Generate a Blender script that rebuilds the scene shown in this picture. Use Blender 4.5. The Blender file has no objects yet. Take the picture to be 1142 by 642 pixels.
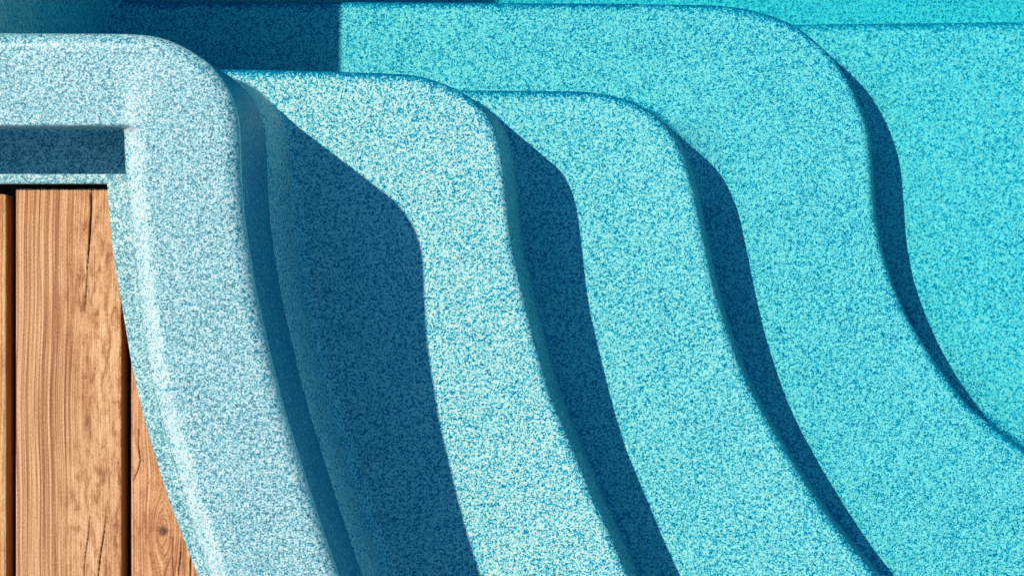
import bpy, math, random
import numpy as np
from mathutils import Vector, Matrix
from mathutils.geometry import delaunay_2d_cdt

U = 0.00117            # metres per unit of plan (the plan is drawn in small units of 1.17 mm)
NX, NY, DP = 1100.0, 500.0, 5450.0   # point straight below the lens, lens height in plan units

# ------------------------------------------------------------------ camera, sky, sun, exposure
scene = bpy.context.scene
col = scene.collection
cam_d = bpy.data.cameras.new('camera')
cam = bpy.data.objects.new('camera', cam_d)
col.objects.link(cam)
cam.location = ((NX - 571) * U, (321 - NY) * U, DP * U)
cam.rotation_euler = (0, 0, 0)
cam_d.sensor_width = 36.0
cam_d.lens = 36.0 * DP / 1142.0
cam_d.shift_x = (571 - NX) / 1142.0
cam_d.shift_y = (NY - 321) / 1142.0
cam_d.clip_end = 400.0
scene.camera = cam

SUN_AZ = 0.685         # the light travels towards +x, turned this much towards -y
SUN_EL = math.atan(1 / 0.62)
world = bpy.data.worlds.new('World')
scene.world = world
world.use_nodes = True
wn = world.node_tree
bg = wn.nodes['Background']
sky = wn.nodes.new('ShaderNodeTexSky')
sky.sky_type = 'NISHITA'
sky.sun_disc = False
sky.ozone_density = 6.0
sky.dust_density = 0.3
sky.sun_elevation = SUN_EL
sd = Vector((-math.cos(SUN_EL) * math.cos(SUN_AZ), math.cos(SUN_EL) * math.sin(SUN_AZ), math.sin(SUN_EL)))
sky.sun_rotation = math.atan2(sd.x, sd.y)
tint = wn.nodes.new('ShaderNodeMix'); tint.data_type = 'RGBA'; tint.blend_type = 'MULTIPLY'
tint.inputs['Factor'].default_value = 1.0
tint.inputs['B'].default_value = (0.45, 1.0, 1.04, 1)      # sky colour multiplied, red cut to tint the fill light
wn.links.new(sky.outputs[0], tint.inputs['A'])
wn.links.new(tint.outputs['Result'], bg.inputs[0])
bg.inputs[1].default_value = 0.148
sun_d = bpy.data.lights.new('sun', 'SUN')
sun_d.energy = 4.6
sun_d.angle = math.radians(0.5)
sun_d.color = (1.0, 0.955, 0.86)
sun = bpy.data.objects.new('sun', sun_d)
sun.rotation_euler = (-sd).to_track_quat('-Z', 'Y').to_euler()
sun.location = sd * 30
col.objects.link(sun)
vs = scene.view_settings
vs.view_transform = 'Standard'
vs.look = 'None'
vs.exposure = 0.0
vs.gamma = 1.0
vs.use_curve_mapping = False
scene.cycles.max_bounces = 8
scene.cycles.diffuse_bounces = 5

Z1, Z2, Z3, Z4, Z5 = 358.0, 527.0, 647.0, 734.0, 985.0     # three treads, shallow floor, deep floor

# ------------------------------------------------------------------ helpers
def W(x, y, d):
    """plan units (x right, y down, d below the coping top) -> world metres"""
    return ((x - 571) * U, (321 - y) * U, -d * U)

def un(pts, d):
    """a traced outline lying at depth d -> plan units"""
    s = (DP + d) / DP
    return [(NX + (x - NX) * s, NY + (y - NY) * s) for x, y in pts]

def resample(pts, step=4.0, n=None):
    P = np.array(pts, float)
    seg = np.hypot(*np.diff(P, axis=0).T)
    P = P[np.r_[True, seg > 1e-6]]
    s = np.r_[0, np.cumsum(np.hypot(*np.diff(P, axis=0).T))]
    n = n or max(2, int(round(s[-1] / step)) + 1)
    t = np.linspace(0, s[-1], n)
    return np.stack([np.interp(t, s, P[:, 0]), np.interp(t, s, P[:, 1])], 1)

def smooth(pts, sigma=9.0, step=3.0):
    """open curve: resample and gaussian smooth along its length, ends kept"""
    P = resample(pts, step)
    k = int(3 * sigma / step)
    w = np.exp(-0.5 * (np.arange(-k, k + 1) * step / sigma) ** 2); w /= w.sum()
    out = np.empty_like(P)
    for a in (0, 1):
        v = P[:, a]
        pad = np.r_[2 * v[0] - v[k:0:-1], v, 2 * v[-1] - v[-2:-k - 2:-1]]
        out[:, a] = np.convolve(pad, w, 'valid')
    return out

def normals(P, closed=False):
    if closed:
        t = np.roll(P, -1, 0) - np.roll(P, 1, 0)
    else:
        t = np.gradient(P, axis=0)
    t /= np.maximum(np.hypot(t[:, 0], t[:, 1]), 1e-9)[:, None]
    return np.stack([t[:, 1], -t[:, 0]], 1)

def inside(poly, X, Y):
    m = np.zeros(X.shape, bool)
    for (ax, ay), (bx, by) in zip(poly, np.roll(poly, -1, 0)):
        if ay == by: continue
        c = (ay > Y) != (by > Y)
        m ^= c & (X < (bx - ax) * (Y - ay) / (by - ay) + ax)
    return m

class MB:
    def __init__(self): self.v = []; self.f = []; self.at = {}
    def add(self, x, y, d):
        self.v.append(W(x, y, d)); return len(self.v) - 1
    def rows(self, rows, closed=False, rev=False):
        """rows: list of lists of (x, y, d); quads between neighbouring rows"""
        ids = [[self.add(*p) for p in r] for r in rows]
        n = len(ids[0]); m = n if closed else n - 1
        for a, b in zip(ids[:-1], ids[1:]):
            for i in range(m):
                j = (i + 1) % n
                self.f.append((a[i], b[i], b[j], a[j]) if rev else (a[i], a[j], b[j], b[i]))
        return ids
    def cap(self, outer, d, hole=None, up=True):
        outer = np.array(outer, float)
        V = [Vector(p) for p in outer]
        E = [(i, (i + 1) % len(outer)) for i in range(len(outer))]
        if hole is not None:
            b = len(V); hole = np.array(hole, float)
            V += [Vector(p) for p in hole]
            E += [(b + i, b + (i + 1) % len(hole)) for i in range(len(hole))]
        vo, eo, fo, *_ = delaunay_2d_cdt(V, E, [], 0, 1e-5)
        vo = np.array([(p.x, p.y) for p in vo])
        ids = [self.add(p[0], p[1], d) for p in vo]
        F = np.array([list(f) for f in fo if len(f) == 3])
        c = vo[F].mean(1)
        ok = inside(outer, c[:, 0], c[:, 1])
        if hole is not None: ok &= ~inside(hole, c[:, 0], c[:, 1])
        for f in F[ok]:
            a, b_, c_ = vo[f]
            s = (b_[0] - a[0]) * (c_[1] - a[1]) - (b_[1] - a[1]) * (c_[0] - a[0])
            f = [int(q) for q in f]
            t = [ids[q] for q in f]
            self.f.append(tuple(t if (s < 0) == up else t[::-1]))
    def build(self, name, mat, parent=None, weld=True, smooth_=True):
        me = bpy.data.meshes.new(name)
        me.from_pydata(self.v, [], self.f)
        o = bpy.data.objects.new(name, me)
        col.objects.link(o)
        if weld or True:
            import bmesh
            bm = bmesh.new(); bm.from_mesh(me)
            if weld: bmesh.ops.remove_doubles(bm, verts=bm.verts, dist=2e-5)
            bmesh.ops.recalc_face_normals(bm, faces=bm.faces) if weld == 'recalc' else None
            bm.to_mesh(me); bm.free()
        if smooth_:
            me.polygons.foreach_set('use_smooth', [True] * len(me.polygons))
        me.materials.append(mat)
        if parent is not None: o.parent = parent
        return o

def tag(o, label=None, cat=None, group=None, kind=None):
    if label: o['label'] = label
    if cat: o['category'] = cat
    if group: o['group'] = group
    if kind: o['kind'] = kind
    return o

# ------------------------------------------------------------------ materials
def new_mat(name):
    m = bpy.data.materials.new(name); m.use_nodes = True
    nt = m.node_tree
    return m, nt, nt.nodes['Principled BSDF']

def ramp(nt, stops, src, interp='LINEAR'):
    r = nt.nodes.new('ShaderNodeValToRGB')
    r.color_ramp.interpolation = interp
    e = r.color_ramp.elements
    while len(e) < len(stops): e.new(0.5)
    for k, (p, c) in enumerate(stops):
        e[k].position = p; e[k].color = (*c, 1) if len(c) == 3 else c
    nt.links.new(src, r.inputs[0])
    return r.outputs[0]

def math_(nt, op, a, b=None, clamp=False):
    n = nt.nodes.new('ShaderNodeMath'); n.operation = op; n.use_clamp = clamp
    for k, v in enumerate((a, b)):
        if v is None: continue
        if isinstance(v, (int, float)): n.inputs[k].default_value = v
        else: nt.links.new(v, n.inputs[k])
    return n.outputs[0]

def noise(nt, vec, scale, detail=2.0, rough=0.5, dist=0.0):
    n = nt.nodes.new('ShaderNodeTexNoise')
    n.inputs['Scale'].default_value = scale
    n.inputs['Detail'].default_value = detail
    n.inputs['Roughness'].default_value = rough
    n.inputs['Distortion'].default_value = dist
    if vec is not None: nt.links.new(vec, n.inputs['Vector'])
    return n.outputs['Fac']

def mixc(nt, fac, a, b, mode='MIX'):
    n = nt.nodes.new('ShaderNodeMix'); n.data_type = 'RGBA'; n.blend_type = mode
    for s, v in ((n.inputs['Factor'], fac), (n.inputs['A'], a), (n.inputs['B'], b)):
        if isinstance(v, (int, float)): s.default_value = v
        elif isinstance(v, tuple): s.default_value = (*v, 1) if len(v) == 3 else v
        else: nt.links.new(v, s)
    return n.outputs['Result']

def gelcoat(name, stops, rough, fleck=460.0, spec=0.5, scuffs=()):
    """flake-speckled fibreglass: three layers of flakes of different size under a clear coat"""
    m, nt, bs = new_mat(name)
    geo = nt.nodes.new('ShaderNodeNewGeometry')
    pos = geo.outputs['Position']
    a = noise(nt, pos, fleck, 2.0, 0.62)
    b = noise(nt, pos, fleck * 0.42, 1.0, 0.5)
    c = noise(nt, pos, 14.0, 3.0, 0.6)
    f = math_(nt, 'ADD', math_(nt, 'MULTIPLY', a, 0.70), math_(nt, 'MULTIPLY', b, 0.30))
    f = math_(nt, 'ADD', f, math_(nt, 'MULTIPLY', math_(nt, 'SUBTRACT', c, 0.5), 0.06))
    v = nt.nodes.new('ShaderNodeTexVoronoi'); v.inputs['Scale'].default_value = fleck * 1.15
    nt.links.new(pos, v.inputs['Vector'])
    sep = nt.nodes.new('ShaderNodeSeparateColor'); nt.links.new(v.outputs['Color'], sep.inputs[0])
    f = math_(nt, 'ADD', f, math_(nt, 'MULTIPLY', math_(nt, 'SUBTRACT', sep.outputs[1], 0.5), 0.13))
    at = nt.nodes.new('ShaderNodeAttribute'); at.attribute_name = 'flake_tone'
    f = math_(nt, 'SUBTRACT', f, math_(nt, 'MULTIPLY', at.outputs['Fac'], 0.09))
    colr = ramp(nt, stops, f)
    # sparse dark and sparse pearly flakes on top
    val = math_(nt, 'MULTIPLY_ADD', sep.outputs[0], 0.30); val.node.inputs[2].default_value = 0.86
    val = math_(nt, 'MULTIPLY', val, math_(nt, 'SUBTRACT', 1.0, math_(nt, 'MULTIPLY', math_(nt, 'LESS_THAN', sep.outputs[2], 0.05), 0.38)))
    colr = mixc(nt, 1.0, colr, val, 'MULTIPLY')
    for (sx, sy, ln, wd, deg) in scuffs:      # shoe scuffs on the top tread
        X_, Y_, _z = W(*un([(sx, sy)], Z1)[0], 0)
        m1 = nt.nodes.new('ShaderNodeMapping'); m1.inputs['Location'].default_value = (-X_, -Y_, 0)
        m2 = nt.nodes.new('ShaderNodeMapping'); m2.inputs['Rotation'].default_value = (0, 0, math.radians(deg))
        m3 = nt.nodes.new('ShaderNodeMapping'); m3.inputs['Scale'].default_value = (1 / (ln * U), 1 / (wd * U), 0)
        nt.links.new(pos, m1.inputs['Vector']); nt.links.new(m1.outputs[0], m2.inputs['Vector']); nt.links.new(m2.outputs[0], m3.inputs['Vector'])
        ln_ = nt.nodes.new('ShaderNodeVectorMath'); ln_.operation = 'LENGTH'; nt.links.new(m3.outputs[0], ln_.inputs[0])
        k = math_(nt, 'SUBTRACT', 1.0, ln_.outputs['Value'], True)
        k = math_(nt, 'MULTIPLY', k, math_(nt, 'MULTIPLY', math_(nt, 'SUBTRACT', a, 0.35, True), 2.4), True)
        colr = mixc(nt, math_(nt, 'MULTIPLY', k, 1.8, True), colr, (0.80, 0.74, 0.62))
    nt.links.new(colr, bs.inputs['Base Color'])
    bs.inputs['Roughness'].default_value = rough
    bs.inputs['Specular IOR Level'].default_value = spec
    bp = nt.nodes.new('ShaderNodeBump'); bp.inputs['Strength'].default_value = 0.25
    bp.inputs['Distance'].default_value = 0.0008
    nt.links.new(a, bp.inputs['Height']); nt.links.new(bp.outputs[0], bs.inputs['Normal'])
    return m

WET = [(0.345, (0.000, 0.130, 0.235)), (0.41, (0.000, 0.25, 0.335)), (0.455, (0.02, 0.38, 0.42)),
       (0.49, (0.31, 0.545, 0.525)), (0.565, (0.88, 0.695, 0.575))]
# softer, larger floor flakes: the haze of the water is painted into their colour
WETF = [(0.33, (0.000, 0.19, 0.27)), (0.405, (0.005, 0.31, 0.38)), (0.45, (0.06, 0.43, 0.45)),
        (0.49, (0.36, 0.56, 0.525)), (0.575, (0.86, 0.68, 0.565))]
DRY = [(0.36, (0.012, 0.110, 0.150)), (0.425, (0.048, 0.215, 0.255)), (0.48, (0.135, 0.36, 0.37)),
       (0.53, (0.30, 0.50, 0.48)), (0.60, (0.55, 0.60, 0.54))]
M_floor = gelcoat('speckled_gelcoat_floor', WETF, 0.5, fleck=380.0, spec=0.06)
M_wet = gelcoat('speckled_gelcoat_underwater', WET, 0.5, spec=0.06, scuffs=[(403, 497, 20, 4, -60), (490, 572, 30, 5, -58), (408, 470, 14, 3, -55)])
M_dry = gelcoat('speckled_gelcoat_dry', DRY, 0.33, fleck=410.0)

def wood(name, tint=(1, 1, 1), seed=0.0):
    m, nt, bs = new_mat(name)
    g = nt.nodes.new('ShaderNodeAttribute'); g.attribute_name = 'grain'
    k = nt.nodes.new('ShaderNodeAttribute'); k.attribute_name = 'flat'      # 1 where the board is flat-sawn and blotchy
    cr = nt.nodes.new('ShaderNodeAttribute'); cr.attribute_name = 'crack'
    vec = g.outputs['Vector']
    def mapped(sx, sy):
        n = nt.nodes.new('ShaderNodeMapping'); n.inputs['Scale'].default_value = (sx, sy, 1)
        n.inputs['Location'].default_value = (seed, seed * 1.7, seed * .3)
        nt.links.new(vec, n.inputs['Vector']); return n.outputs[0]
    rings = noise(nt, mapped(0.40, 0.0014), 1.0, 2.0, 0.6)      # growth rings
    fibre = noise(nt, mapped(0.95, 0.012), 1.0, 3.0, 0.65)        # fibres
    blot = noise(nt, mapped(0.11, 0.035), 1.0, 4.0, 0.72, 0.35)       # weathered blotches
    pore = noise(nt, mapped(0.9, 0.35), 1.0, 2.0, 0.6)
    broad = noise(nt, mapped(0.02, 0.004), 1.0, 2.0, 0.5)
    r = ramp(nt, [(0.36, (0, 0, 0)), (0.50, (0.62, 0.62, 0.62)), (0.62, (1, 1, 1))], rings)
    bl = ramp(nt, [(0.36, (0.1, 0.1, 0.1)), (0.5, (0.75, 0.75, 0.75)), (0.6, (1, 1, 1))], blot)
    mixv = mixc(nt, k.outputs['Fac'], r, bl)
    sp = nt.nodes.new('ShaderNodeSeparateColor'); nt.links.new(mixv, sp.inputs[0])
    v = math_(nt, 'ADD', math_(nt, 'MULTIPLY', sp.outputs[0], 0.62), math_(nt, 'MULTIPLY', math_(nt, 'SUBTRACT', fibre, 0.5), 1.15))
    v = math_(nt, 'ADD', v, math_(nt, 'MULTIPLY', math_(nt, 'SUBTRACT', pore, 0.5), 0.75))
    v = math_(nt, 'ADD', v, math_(nt, 'MULTIPLY', math_(nt, 'SUBTRACT', broad, 0.45), 0.5), True)
    t = tint
    c = ramp(nt, [(0.0, (0.25 * t[0], 0.080 * t[1], 0.028 * t[2])), (0.30, (0.43 * t[0], 0.175 * t[1], 0.066 * t[2])),
                  (0.60, (0.66 * t[0], 0.325 * t[1], 0.148 * t[2])), (1.0, (0.86 * t[0], 0.56 * t[1], 0.31 * t[2]))], v)
    c = mixc(nt, cr.outputs['Fac'], c, (0.05, 0.016, 0.006))
    nt.links.new(c, bs.inputs['Base Color'])
    bs.inputs['Roughness'].default_value = 0.7
    bs.inputs['Specular IOR Level'].default_value = 0.25
    bp = nt.nodes.new('ShaderNodeBump'); bp.inputs['Strength'].default_value = 0.6
    bp.inputs['Distance'].default_value = 0.0012
    h = math_(nt, 'ADD', math_(nt, 'MULTIPLY', rings, 1.0), math_(nt, 'MULTIPLY', fibre, 0.6))
    nt.links.new(h, bp.inputs['Height']); nt.links.new(bp.outputs[0], bs.inputs['Normal'])
    return m

# ------------------------------------------------------------------ outlines, traced level by level
WL = 215.0                                                    # water line
HR = 121.0                                                    # flange below the coping top

COP = [(30, 36.3), (60, 36.3), (140, 36.7), (168, 38.7), (188.5, 44.6), (212.5, 56.6), (233, 71), (247, 88.4), (257, 106), (264, 130),
       (265.7, 154), (266.7, 188.5), (268, 212), (270.6, 244), (276, 279.6), (283, 322.6), (289, 350), (302.7, 409), (316, 459),
       (334.5, 518), (355, 582), (375.5, 641), (440, 800), (520, 960), (585, 1100)]
T1 = [(200, 76.5), (258, 77), (357, 79), (381, 80), (432.5, 81.5), (460, 83), (480, 88), (500.5, 95.4), (524.5, 109), (541.7, 124.5), (552, 145),
      (558, 169), (562, 200), (565.6, 234), (569.5, 268), (575, 295), (583, 328.5), (593, 369), (602, 403), (614, 442), (637, 496),
      (656, 542.6), (675.6, 585), (700.7, 642), (770, 790), (850, 960), (905, 1100), (940, 1230)]
T2 = [(300, 100.2), (524.5, 100.5), (617, 101), (658, 102), (685.5, 107), (713, 116), (733.5, 131), (750.6, 150), (761, 171), (769.5, 193),
      (776, 224), (783, 258), (790, 292), (799, 330), (809, 362), (822, 400), (837.5, 434.7), (860.6, 477), (891, 527), (922, 573),
      (953, 612), (976, 639), (1080, 780), (1180, 960), (1240, 1110), (1270, 1230)]
T3 = [(100, 1.2), (380, 2), (550, 3), (700, 4), (800, 5.6), (837, 10.5), (863.6, 18.7), (886, 28), (908.4, 45), (931, 67), (946, 90), (955, 110),
      (962.6, 129), (968, 149.5), (971, 179), (972.7, 205.6), (975, 239), (982.5, 279), (995.5, 318.5), (1011, 353),
      (1030.4, 386), (1054.4, 421), (1076, 449), (1106.7, 475), (1142, 501.5), (1260, 600), (1400, 760), (1500, 960), (1550, 1110), (1575, 1230)]
T4 = [(100, 27.5), (700, 27.5), (890, 27), (1142, 24.3), (1500, 23), (2300, 22)]

SOUTH, EAST, NORTH, WEST = 1300.0, 2900.0, -2500.0, -10.0

def arc(cx, cy, r, a0, a1, n=7):
    return [(cx + r * math.cos(math.radians(a0 + (a1 - a0) * i / n)), cy + r * math.sin(math.radians(a0 + (a1 - a0) * i / n))) for i in range(n + 1)]

cop = smooth(COP, 7)
# whole edge of the pool, at the top: west side going south, the bay of steps, south side, east side, north side
PER = [(WEST, y) for y in np.arange(NORTH + 150, 20, 60)] + arc(WEST + 8, 28, 8, 180, 90, 4)
PER += [tuple(p) for p in cop] + [(600, 1140), (625, 1220), (660, 1270), (720, SOUTH)]
PER += [(x, SOUTH) for x in range(900, int(EAST) - 160, 120)] + arc(EAST - 150, SOUTH - 150, 150, 90, 0)
PER += [(EAST, y) for y in range(1000, int(NORTH) + 200, -120)] + arc(EAST - 150, NORTH + 150, 150, 0, -90)
PER += [(x, NORTH) for x in range(int(EAST) - 260, 200, -120)] + arc(WEST + 150, NORTH + 150, 150, -90, -170)
PER = np.array(PER)
PERN = normals(PER, True)

def profile_rows(P, Nn, prof):
    """prof: list of (offset outwards, depth), each a number or an array along the curve"""
    rows = []
    for off, d in prof:
        off = np.broadcast_to(np.asarray(off, float), (len(P),)); d = np.broadcast_to(np.asarray(d, float), (len(P),))
        Q = P + Nn * off[:, None]
        rows.append([(Q[i, 0], Q[i, 1], d[i]) for i in range(len(P))])
    return rows

def bull(r, d0=0.0, n=7):
    return [(-r + r * math.sin(math.radians(90 * i / n)), d0 + r - r * math.cos(math.radians(90 * i / n))) for i in range(n + 1)]

# ------------------------------------------------------------------ the setting: ground under the deck
gm, gnt, gbs = new_mat('dark_soil')
gp = gnt.nodes.new('ShaderNodeNewGeometry')
gnt.links.new(ramp(gnt, [(0.3, (0.012, 0.009, 0.007)), (0.7, (0.05, 0.038, 0.028))], noise(gnt, gp.outputs['Position'], 60, 5, 0.7)), gbs.inputs['Base Color'])
gbs.inputs['Roughness'].default_value = 0.95

# ------------------------------------------------------------------ the pool
pool = bpy.data.objects.new('swimming_pool', None)
col.objects.link(pool)
pool.location = W(900, 400, Z5)
tag(pool, 'speckled turquoise fibreglass pool with curved steps going down from a pale coping', 'swimming pool')
bpy.context.view_layer.update()

def under_pool(o):
    o.parent = pool
    o.matrix_parent_inverse = pool.matrix_world.inverted()
    return o

def tone_attr(o, fn):
    me = o.data
    a = me.attributes.new('flake_tone', 'FLOAT', 'POINT')
    a.data.foreach_set('value', [float(fn(v.co)) for v in me.vertices])

# coping: rounded lip over the water, level top, eased shoulder, drop to the flange the boards butt under
S_c = [(142, 139.8), (150, 141), (157, 145.5), (161, 153), (161.5, 165), (162.5, 190), (169.5, 262), (176.5, 333), (187, 405), (197, 446), (211, 493), (230, 558), (252, 627), (262, 657), (330, 850), (400, 1050), (450, 1180), (520, 1290), (640, 1400)]
L_c = [(134, 142), (138, 143.2), (139.8, 147), (140.2, 153), (140.2, 165), (141.6, 190), (148.7, 262), (157.0, 333), (166.5, 405), (176, 446), (189, 493), (207, 558), (229, 627), (239, 657), (306, 850), (376, 1050), (426, 1185), (500, 1305), (625, 1422)]
F_c = [(117.6, 205), (119, 205.3), (119.3, 206.5), (119.5, 209), (119.9, 215), (120.3, 222), (125.6, 280), (134.5, 333), (146.5, 405), (155.5, 446), (168, 493), (188.4, 558), (215, 627), (226, 657), (293, 850), (363, 1050), (412, 1192), (486, 1325), (612, 1450)]
def shoulder_loop(c, west, north, depth, out):
    c = un(c, depth)
    yb = un([(0, north)], depth)[0][1]
    c0 = c[0]
    L = [(west, NORTH - 100 - out * 1.0), (west, -900), (west, yb - 8), (west + 8 * (1 if True else 0), yb)]
    segs = [resample(L[:3], n=24), resample([L[2], L[3]], n=3)[1:], resample([L[3], c0], n=30)[1:],
            resample(c[:4], n=10)[1:]]
    m = smooth(c[3:], 6)
    segs.append(resample(m, n=190)[1:])
    e = [tuple(m[-1]), (EAST - 60, SOUTH + 100 + out), (EAST + 100 + out, SOUTH - 60), (EAST + 100 + out, NORTH + 60), (EAST - 60, NORTH - 100 - out)]
    for a, b in zip(e[:-1], e[1:]):
        segs.append(resample([a, b], n=14)[1:])
    segs.append(resample([e[-1], L[0]], n=14)[1:-1])
    return np.concatenate(segs)
Sl = shoulder_loop(S_c, -113, 140, 0.0, 0)
Ll = shoulder_loop(L_c, -117, 142, 11.0, 6)
FTl = Ll.copy()
Fl = shoulder_loop(F_c, -160, 205, HR, 45)
assert len(Sl) == len(Ll) == len(Fl)

cb = MB()
rim = profile_rows(PER, PERN, [(-19.0, 0.0)] + bull(16.0) + [(0.0, 19)])
cb.rows(rim, True)
inner = PER + PERN * -19.0
So = Sl + normals(Sl, True) * 2.5
cb.cap(So, 0.0, hole=inner)
n_sh = 10
rows = [[(q[0], q[1], 0.0) for q in So]]
for i in range(n_sh + 1):
    t = i / n_sh
    Q = Sl + (Ll - Sl) * t
    dd = 11.0 * t ** 1.35
    rows.append([(q[0], q[1], dd) for q in Q])
for q_, dd in ((0.10, 12.2), (0.22, 15), (0.3, 20)):
    pass
nn = normals(Ll, True)
slope = 3 - np.clip(-nn[:, 1] - 0.6, 0, 0.4) / 0.4 * 9
def off_rows(base, o_, d_):
    Q = base - nn * np.broadcast_to(np.asarray(o_, float), (len(base),))[:, None]
    return [(q[0], q[1], d_) for q in Q]
rows += [off_rows(Ll, 1.4 * slope / 3, 12.6), off_rows(Ll, 2.2 * slope / 3, 15.5), off_rows(Ll, 2.5 * slope / 3, 20), off_rows(Ll, slope * 0.5 + 1.5, 20 + (HR - 26) * 0.5), off_rows(Ll, slope, HR - 6), off_rows(Ll, slope + 1.2, HR - 2.2), off_rows(Ll, slope + 4, HR), off_rows(Ll, slope + 6, HR)]
rows += [[(q[0], q[1], HR) for q in Fl + normals(Fl, True) * 3.0], [(q[0], q[1], HR) for q in Fl + normals(Fl, True) * 1.0], [(q[0], q[1], HR + 1.0) for q in Fl],
         [(q[0], q[1], HR + 11) for q in Fl], [(q[0], q[1], HR + 12) for q in Fl + normals(Fl, True) * 6]]
cb.rows(rows, True, rev=True)
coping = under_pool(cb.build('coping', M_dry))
coping['label'] = 'pale dry speckled coping with a stepped inner ledge'
# a pale highlight is painted along the curved shoulder over the ledge
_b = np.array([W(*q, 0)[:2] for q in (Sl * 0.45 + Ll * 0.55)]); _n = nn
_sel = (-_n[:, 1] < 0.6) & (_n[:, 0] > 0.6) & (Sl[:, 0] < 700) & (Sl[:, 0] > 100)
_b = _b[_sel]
def painted_glare(co):
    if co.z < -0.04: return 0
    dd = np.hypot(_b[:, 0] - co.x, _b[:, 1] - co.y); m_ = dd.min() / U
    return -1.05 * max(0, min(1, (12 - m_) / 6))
tone_attr(coping, painted_glare)

# wall below the lip
wb = MB()
wb.rows(profile_rows(PER, PERN, [(0.0, 19), (-0.5, 50), (-2, 110), (-5, 250), (-12, 280), (-12, 700), (-12, 945)] + [(-12 + 40 * (1 - math.cos(math.radians(a))), 945 + 40 * math.sin(math.radians(a))) for a in (20, 40, 60, 80, 90)] + [(34, 987)]), True)
wall = under_pool(wb.build('wall', M_wet))
tone_attr(wall, lambda co: 1.5 if co.x > W(60, 0, 0)[0] else 0.1)  # shade painted into the wall under the coping; west wall left lighter

def tread(name, curve, z, znext, rho, cove, west, label, edge_tone=0.0, close=None, north=None, zfar=None, lean=(0, 0), mat=None):
    P = smooth(un(curve, z), 8)
    P = np.vstack([[(west, P[0, 1])], P])
    P = np.vstack([resample(P[:2], 12)[:-1], P[1:]])
    Nn = normals(P)
    b = MB()
    rh = np.array([rho(p) for p in P]) if callable(rho) else np.full(len(P), float(rho))
    cv = np.array([cove(p) for p in P]) if callable(cove) else np.full(len(P), float(cove))
    if north is not None:
        znext = np.where(P[:, 1] < north, zfar, znext)
    cv = cv * np.clip(1.25 + Nn[:, 1] * 1.3, 0.12, 1)
    # riser foot swells at the corner, a shape added so the shadow starts later
    th = np.degrees(np.arctan2(-Nn[:, 1], Nn[:, 0]))
    ln = np.exp(-((th - 38) / 24) ** 2) * np.where(P[:, 1] < 200, lean[0], lean[1] * np.clip((P[:, 1] - 330) / 80, 0, 1))
    if north is not None: ln = ln * np.clip((P[:, 1] - north - 42) / 60, 0, 1)
    prof = [(-rh - 3, z)]
    for i in range(8):
        a = math.radians(90 * i / 7)
        prof.append((-rh + rh * math.sin(a), z + rh - rh * math.cos(a)))
    ch = cv + ln; cwd = cv + ln * 2.1
    prof.append((0.6, z + rh + (znext - z - rh - ch) * 0.5))
    for i in range(13):
        a = math.radians(90 * i / 12)
        prof.append((1.0 + cwd * (1 - math.cos(a)), znext - ch + ch * math.sin(a) - 0.2))
    prof.append((1.0 + cwd + 3, znext + 2))
    b.rows(profile_rows(P, Nn, prof))
    ring = P + Nn * -(rh + 3)[:, None]
    end = ring[-1]
    poly = [tuple(p) for p in ring] + (close or [(end[0], SOUTH + 3), (west - 0.5, SOUTH + 3)])
    b.cap(poly, z)
    o = under_pool(b.build(name, mat or M_wet))
    if label: o['label'] = label
    if edge_tone:
        # flakes turn darker towards the rounded edge, most where it faces north
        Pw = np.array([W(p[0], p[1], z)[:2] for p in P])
        ampl = edge_tone
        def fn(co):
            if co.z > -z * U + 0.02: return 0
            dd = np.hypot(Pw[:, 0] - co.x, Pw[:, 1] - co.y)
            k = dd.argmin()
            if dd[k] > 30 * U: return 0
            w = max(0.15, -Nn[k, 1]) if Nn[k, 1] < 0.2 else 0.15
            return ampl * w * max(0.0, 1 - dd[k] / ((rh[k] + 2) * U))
        tone_attr(o, fn)
    return o

def bumpy(y0, s, base, add, tail=None):
    def f(p):
        v = base + add * math.exp(-((p[1] - y0) / s) ** 2)
        if tail: v += tail[2] * math.exp(-((p[1] - tail[0]) / tail[1]) ** 2)
        return v
    return f

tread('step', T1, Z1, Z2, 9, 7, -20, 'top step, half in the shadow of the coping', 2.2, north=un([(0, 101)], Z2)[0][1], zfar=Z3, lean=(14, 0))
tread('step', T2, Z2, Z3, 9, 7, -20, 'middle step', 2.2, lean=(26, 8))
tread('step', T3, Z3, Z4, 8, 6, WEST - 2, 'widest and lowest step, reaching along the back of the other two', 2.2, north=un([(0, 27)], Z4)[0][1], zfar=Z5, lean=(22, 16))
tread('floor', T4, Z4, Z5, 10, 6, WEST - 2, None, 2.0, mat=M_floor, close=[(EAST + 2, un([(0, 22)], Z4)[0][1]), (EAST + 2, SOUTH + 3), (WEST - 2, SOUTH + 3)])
db = MB()
db.cap([(WEST - 3, NORTH - 3), (EAST + 3, NORTH - 3), (EAST + 3, 200), (WEST - 3, 200)], Z5)
under_pool(db.build('deep_floor', M_floor))

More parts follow.
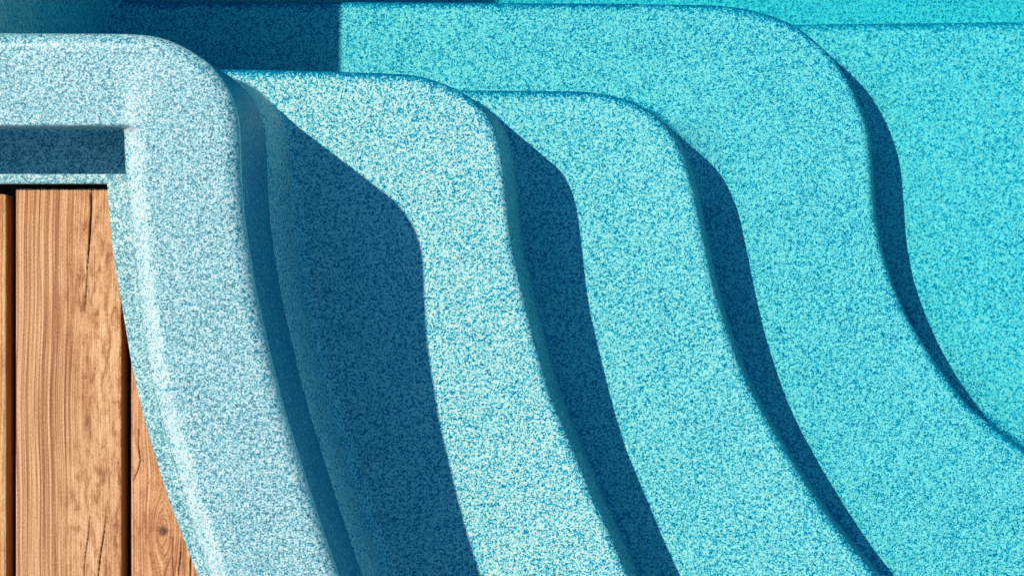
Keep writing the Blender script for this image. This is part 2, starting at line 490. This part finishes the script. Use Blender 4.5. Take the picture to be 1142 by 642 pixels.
# coves where the wall runs out into the top tread and into the lowest one
def cove_strip(name, P, z, r, hgt, x0=-4.6, flake_tone=0.05):
    """foot of the wall: leans out by r over the height hgt, then eases into the tread"""
    Nn = normals(P); b = MB()
    prof = [(x0 - 2, z - hgt - 3), (x0, z - hgt)]
    for i in range(1, 6):
        t = i / 6
        prof.append((x0 + r * 0.5 * t, z - hgt * (1 - t) - 12 * t))
    for i in range(10):
        a = math.radians(12 + 78 * i / 9)
        q0 = 1 - math.cos(math.radians(12)); q1 = math.sin(math.radians(12))
        prof.append((x0 + r * 0.5 + r * 0.5 * (1 - math.cos(a) - q0) / (1 - q0), z - 12 + 11.8 * (math.sin(a) - q1) / (1 - q1)))
    prof.append((x0 + r + 3, z + 2))
    b.rows(profile_rows(P, Nn, prof))
    o = under_pool(b.build(name, M_wet))
    tone_attr(o, lambda co: flake_tone if co.z < -0.01 - (z - 8) * U * 0 and co.z > -(z - 9) * U else 0)
    return o
cw = resample(cop[np.argmax(cop[:, 0] > 222):], 4)
s_ = np.arange(len(cw)) * 4.0
cove_strip('wall_foot', cw, Z1, np.clip(2 + s_ / 110 * 22, 2, 24), 108)
ww = resample([(WEST, -120), (WEST, 60)], 6)
cove_strip('wall_foot', ww, Z3, np.full(len(ww), 34.0), 560, x0=-6.0, flake_tone=0.1)

# ------------------------------------------------------------------ ground sheet round the pool
gb = MB()
gb.cap([(-17000, -17000), (17000, -17000), (17000, 17000), (-17000, 17000)], HR + 62, hole=Sl)
tag(gb.build('ground', gm, smooth_=False), kind='structure')

# ------------------------------------------------------------------ water: a still, clear body that soaks up red
wm = bpy.data.materials.new('water'); wm.use_nodes = True
wt = wm.node_tree
wt.nodes.remove(wt.nodes['Principled BSDF'])
va = wt.nodes.new('ShaderNodeVolumeAbsorption')
va.inputs['Color'].default_value = (0.0, 0.90, 0.955, 1)
va.inputs['Density'].default_value = 1.5
wt.links.new(va.outputs[0], wt.nodes['Material Output'].inputs['Volume'])
wa = MB()
wp = PER - PERN * 5
wa.cap(wp, WL)
wa.cap(wp, Z5 + 5, up=False)
wa.rows([[(p[0], p[1], WL) for p in wp], [(p[0], p[1], Z5 + 5) for p in wp]], True)
tag(wa.build('water', wm, weld='recalc', smooth_=False), kind='structure')

# ------------------------------------------------------------------ deck boards
ZB = HR + 17.0      # top of the boards
def seg_dist(X, Y, pts):
    best = np.full(X.shape, 1e9); tt = np.zeros(X.shape)
    P = np.array(pts, float); L = np.r_[0, np.cumsum(np.hypot(*np.diff(P, axis=0).T))]
    for k, (a, b) in enumerate(zip(P[:-1], P[1:])):
        ab = b - a; t = np.clip(((X - a[0]) * ab[0] + (Y - a[1]) * ab[1]) / (ab @ ab), 0, 1)
        d = np.hypot(X - a[0] - ab[0] * t, Y - a[1] - ab[1] * t)
        m = d < best; best[m] = d[m]; tt[m] = (L[k] + t[m] * (L[k + 1] - L[k])) / L[-1]
    return best, tt

def board(x0, x1, y0, y1, drop, mat, cracks=(), knots=(), flat=None, fine=True, seed=0, nibble=0.0):
    rng = np.random.default_rng(seed)
    r = 2.2
    xs = [x0, x0 + 0.3, x0 + 0.9, x0 + r]
    nx = int((x1 - x0 - 2 * r) / (0.75 if fine else 8))
    xs = np.array(xs + list(np.linspace(x0 + r, x1 - r, nx + 1)[1:-1]) + [x1 - r, x1 - 0.9, x1 - 0.3, x1])
    ze = np.zeros(len(xs)); 
    for i, x in enumerate(xs):
        e = min(x - x0, x1 - x)
        if e < r: ze[i] = r - math.sqrt(max(0, r * r - (r - e) ** 2))
    if fine:
        ys = np.r_[np.arange(y0, 700, 1.5), np.arange(700, y1, 60), [y1]]
    else:
        ys = np.r_[np.arange(y0, y1, 60), [y1]]
    X, Y = np.meshgrid(xs, ys)
    Z = np.broadcast_to(ze, X.shape).copy() + drop + ZB
    crack = np.zeros(X.shape)
    for pts, wd, dep in cracks:
        pts = un(pts, ZB)
        d, t = seg_dist(X, Y, pts)
        w = (wd + 0.1) * np.sin(np.clip(t, 0.08, 0.92) * math.pi) ** 0.5
        g = np.clip(1.25 - d / np.maximum(w, 0.15), 0, 1)
        Z += g * dep; crack = np.maximum(crack, g)
    gx = X.copy()
    fl = np.zeros(X.shape) if flat is None else flat(X, Y)
    gx = gx + 2.0 * np.sin(Y / 97.0 + seed) + 0.9 * np.sin(Y / 31.0 + 2 * seed)
    for kx, ky, kr in knots:
        kx, ky = un([(kx, ky)], ZB)[0]
        dx, dy = X - kx, (Y - ky)
        s = np.sign(dx + 1e-6)
        rr = np.sqrt(dx ** 2 + (dy * 0.32) ** 2)
        wgt = np.exp(-(rr / 26.0) ** 2)
        gx = gx * (1 - wgt) + (kx + s * rr * 1.0) * wgt
        r2 = np.hypot(dx, dy)
        crack = np.maximum(crack, np.clip(1.5 - r2 / kr, 0, 0.85))
        crack = np.where((r2 < kr * 0.55), 0.92 - 0.4 * (dx < -0.5), crack)
        Z += 0.8 * np.exp(-(r2 / kr) ** 2)
    # slight weathering of the rows next to the sawn end
    Yo = Y.copy()
    if nibble:
        jig = np.interp(np.arange(len(xs)), np.arange(0, len(xs), 2), rng.random(len(np.arange(0, len(xs), 2)))) * nibble
        Yo[0] = Yo[0] + jig
    b = MB()
    H = 43.0
    gr = []; fv = []; cv = []
    def row(xr, yr, zr, gxr, flr, crr):
        out = []
        for q in range(len(xr)):
            out.append(b.add(xr[q], yr[q], zr[q])); gr.append((gxr[q], yr[q], 0)); fv.append(flr[q]); cv.append(crr[q])
        return out
    ids = [row(X[j], Yo[j], Z[j], gx[j], fl[j], crack[j]) for j in range(len(ys))]
    for a, c in zip(ids[:-1], ids[1:]):
        for i in range(len(xs) - 1):
            b.f.append((a[i], c[i], c[i + 1], a[i + 1]))
    # sides and ends
    def skirt(top, xr, yr, dirv):
        prev = top
        for k, hz in enumerate((6, 18, 31, H)):
            nw = []
            for q in range(len(top)):
                nw.append(b.add(xr[q], yr[q], ZB + drop + hz)); gr.append((xr[q] + hz * 1.3 * dirv, yr[q], 7)); fv.append(0); cv.append(0.0)
            for q in range(len(top) - 1):
                b.f.append((prev[q], prev[q + 1], nw[q + 1], nw[q]))
            prev = nw
    skirt([r_[-1] for r_ in ids], [x1] * len(ys), Yo[:, -1], 1)
    skirt([r_[0] for r_ in ids][::-1], [x0] * len(ys), Yo[::-1, 0], -1)
    skirt(ids[0][::-1], xs[::-1], Yo[0][::-1], 1)
    skirt(ids[-1], xs, Yo[-1], 1)
    me = bpy.data.meshes.new('deck_board')
    me.from_pydata(b.v, [], b.f)
    a = me.attributes.new('grain', 'FLOAT_VECTOR', 'POINT'); a.data.foreach_set('vector', np.array(gr, float).ravel())
    a = me.attributes.new('flat', 'FLOAT', 'POINT'); a.data.foreach_set('value', np.array(fv, float))
    a = me.attributes.new('crack', 'FLOAT', 'POINT'); a.data.foreach_set('value', np.array(cv, float))
    me.polygons.foreach_set('use_smooth', [True] * len(me.polygons))
    me.materials.append(mat)
    o = bpy.data.objects.new('deck_board', me)
    col.objects.link(o)
    return o

def ux(x): return un([(x, 0)], ZB)[0][0]
YN = un([(0, 210)], ZB)[0][1]
M_w1 = wood('weathered_deck_wood', (1, 1, 1), 0.0)
M_w2 = wood('golden_deck_wood', (1.04, 1.05, 0.9), 31.0)
M_w3 = wood('knotty_deck_wood', (1.0, 0.96, 0.95), 57.0)
G = 'deck boards laid side by side beside the pool'
o = board(ux(17.5), ux(135.5), YN, 1300, 0, M_w1,
          cracks=[([(102, 205), (101.5, 235), (100, 262), (98.5, 285), (97, 300)], 1.0, 7), ([(98, 290), (96.5, 320), (94, 352)], 0.5, 4),
                  ([(101, 570), (98, 600), (95, 620), (93, 650)], 0.5, 4), ([(118, 575), (116, 595), (112.5, 615), (108, 655)], 0.6, 5)],
          flat=lambda X, Y: np.clip((X - ux(66) + 8 * np.sin(Y / 40)) / 30, 0, 1) * 0.85, seed=3, nibble=1.5)
tag(o, 'wide full-width board between the two dark gaps, long crack near its top', 'deck board', G)
o = board(ux(-111), ux(6.5), YN + 6, 1300, 3.0, M_w2, flat=lambda X, Y: 0.3 + 0 * X, seed=8, nibble=1.5)
tag(o, 'golden board at the left edge, only its right side in view', 'deck board', G)
o = board(ux(146), ux(264), YN, 1300, 0.5, M_w3,
          cracks=[([(155, 478), (154, 495), (156.5, 513), (154.6, 521), (152, 529), (147.5, 537)], 0.55, 4), ([(193, 598), (192.5, 620), (193, 650)], 0.45, 3),
                  ([(202, 600), (201.5, 619), (199.3, 632), (199, 650)], 0.6, 4), ([(212.8, 618), (211.7, 650)], 0.7, 4)],
          knots=[(182, 592, 4.6)], flat=lambda X, Y: 0.45 + 0 * X, seed=15)
tag(o, 'tapering piece of board with a round knot, cut off by the curved coping', 'deck board', G)
for k, (x, y0) in enumerate(((-239.5, YN), (-368, -2500), (-496.5, -2500), (274.5, 700))):
    o = board(ux(x), ux(x + 118), y0, 1300, 0.5 * (k % 2), (M_w1, M_w2, M_w3)[k % 3], flat=lambda X, Y: 0.4 + 0 * X, fine=False, seed=20 + k)
    tag(o, 'plain deck board beyond the edge of the picture', 'deck board', G)
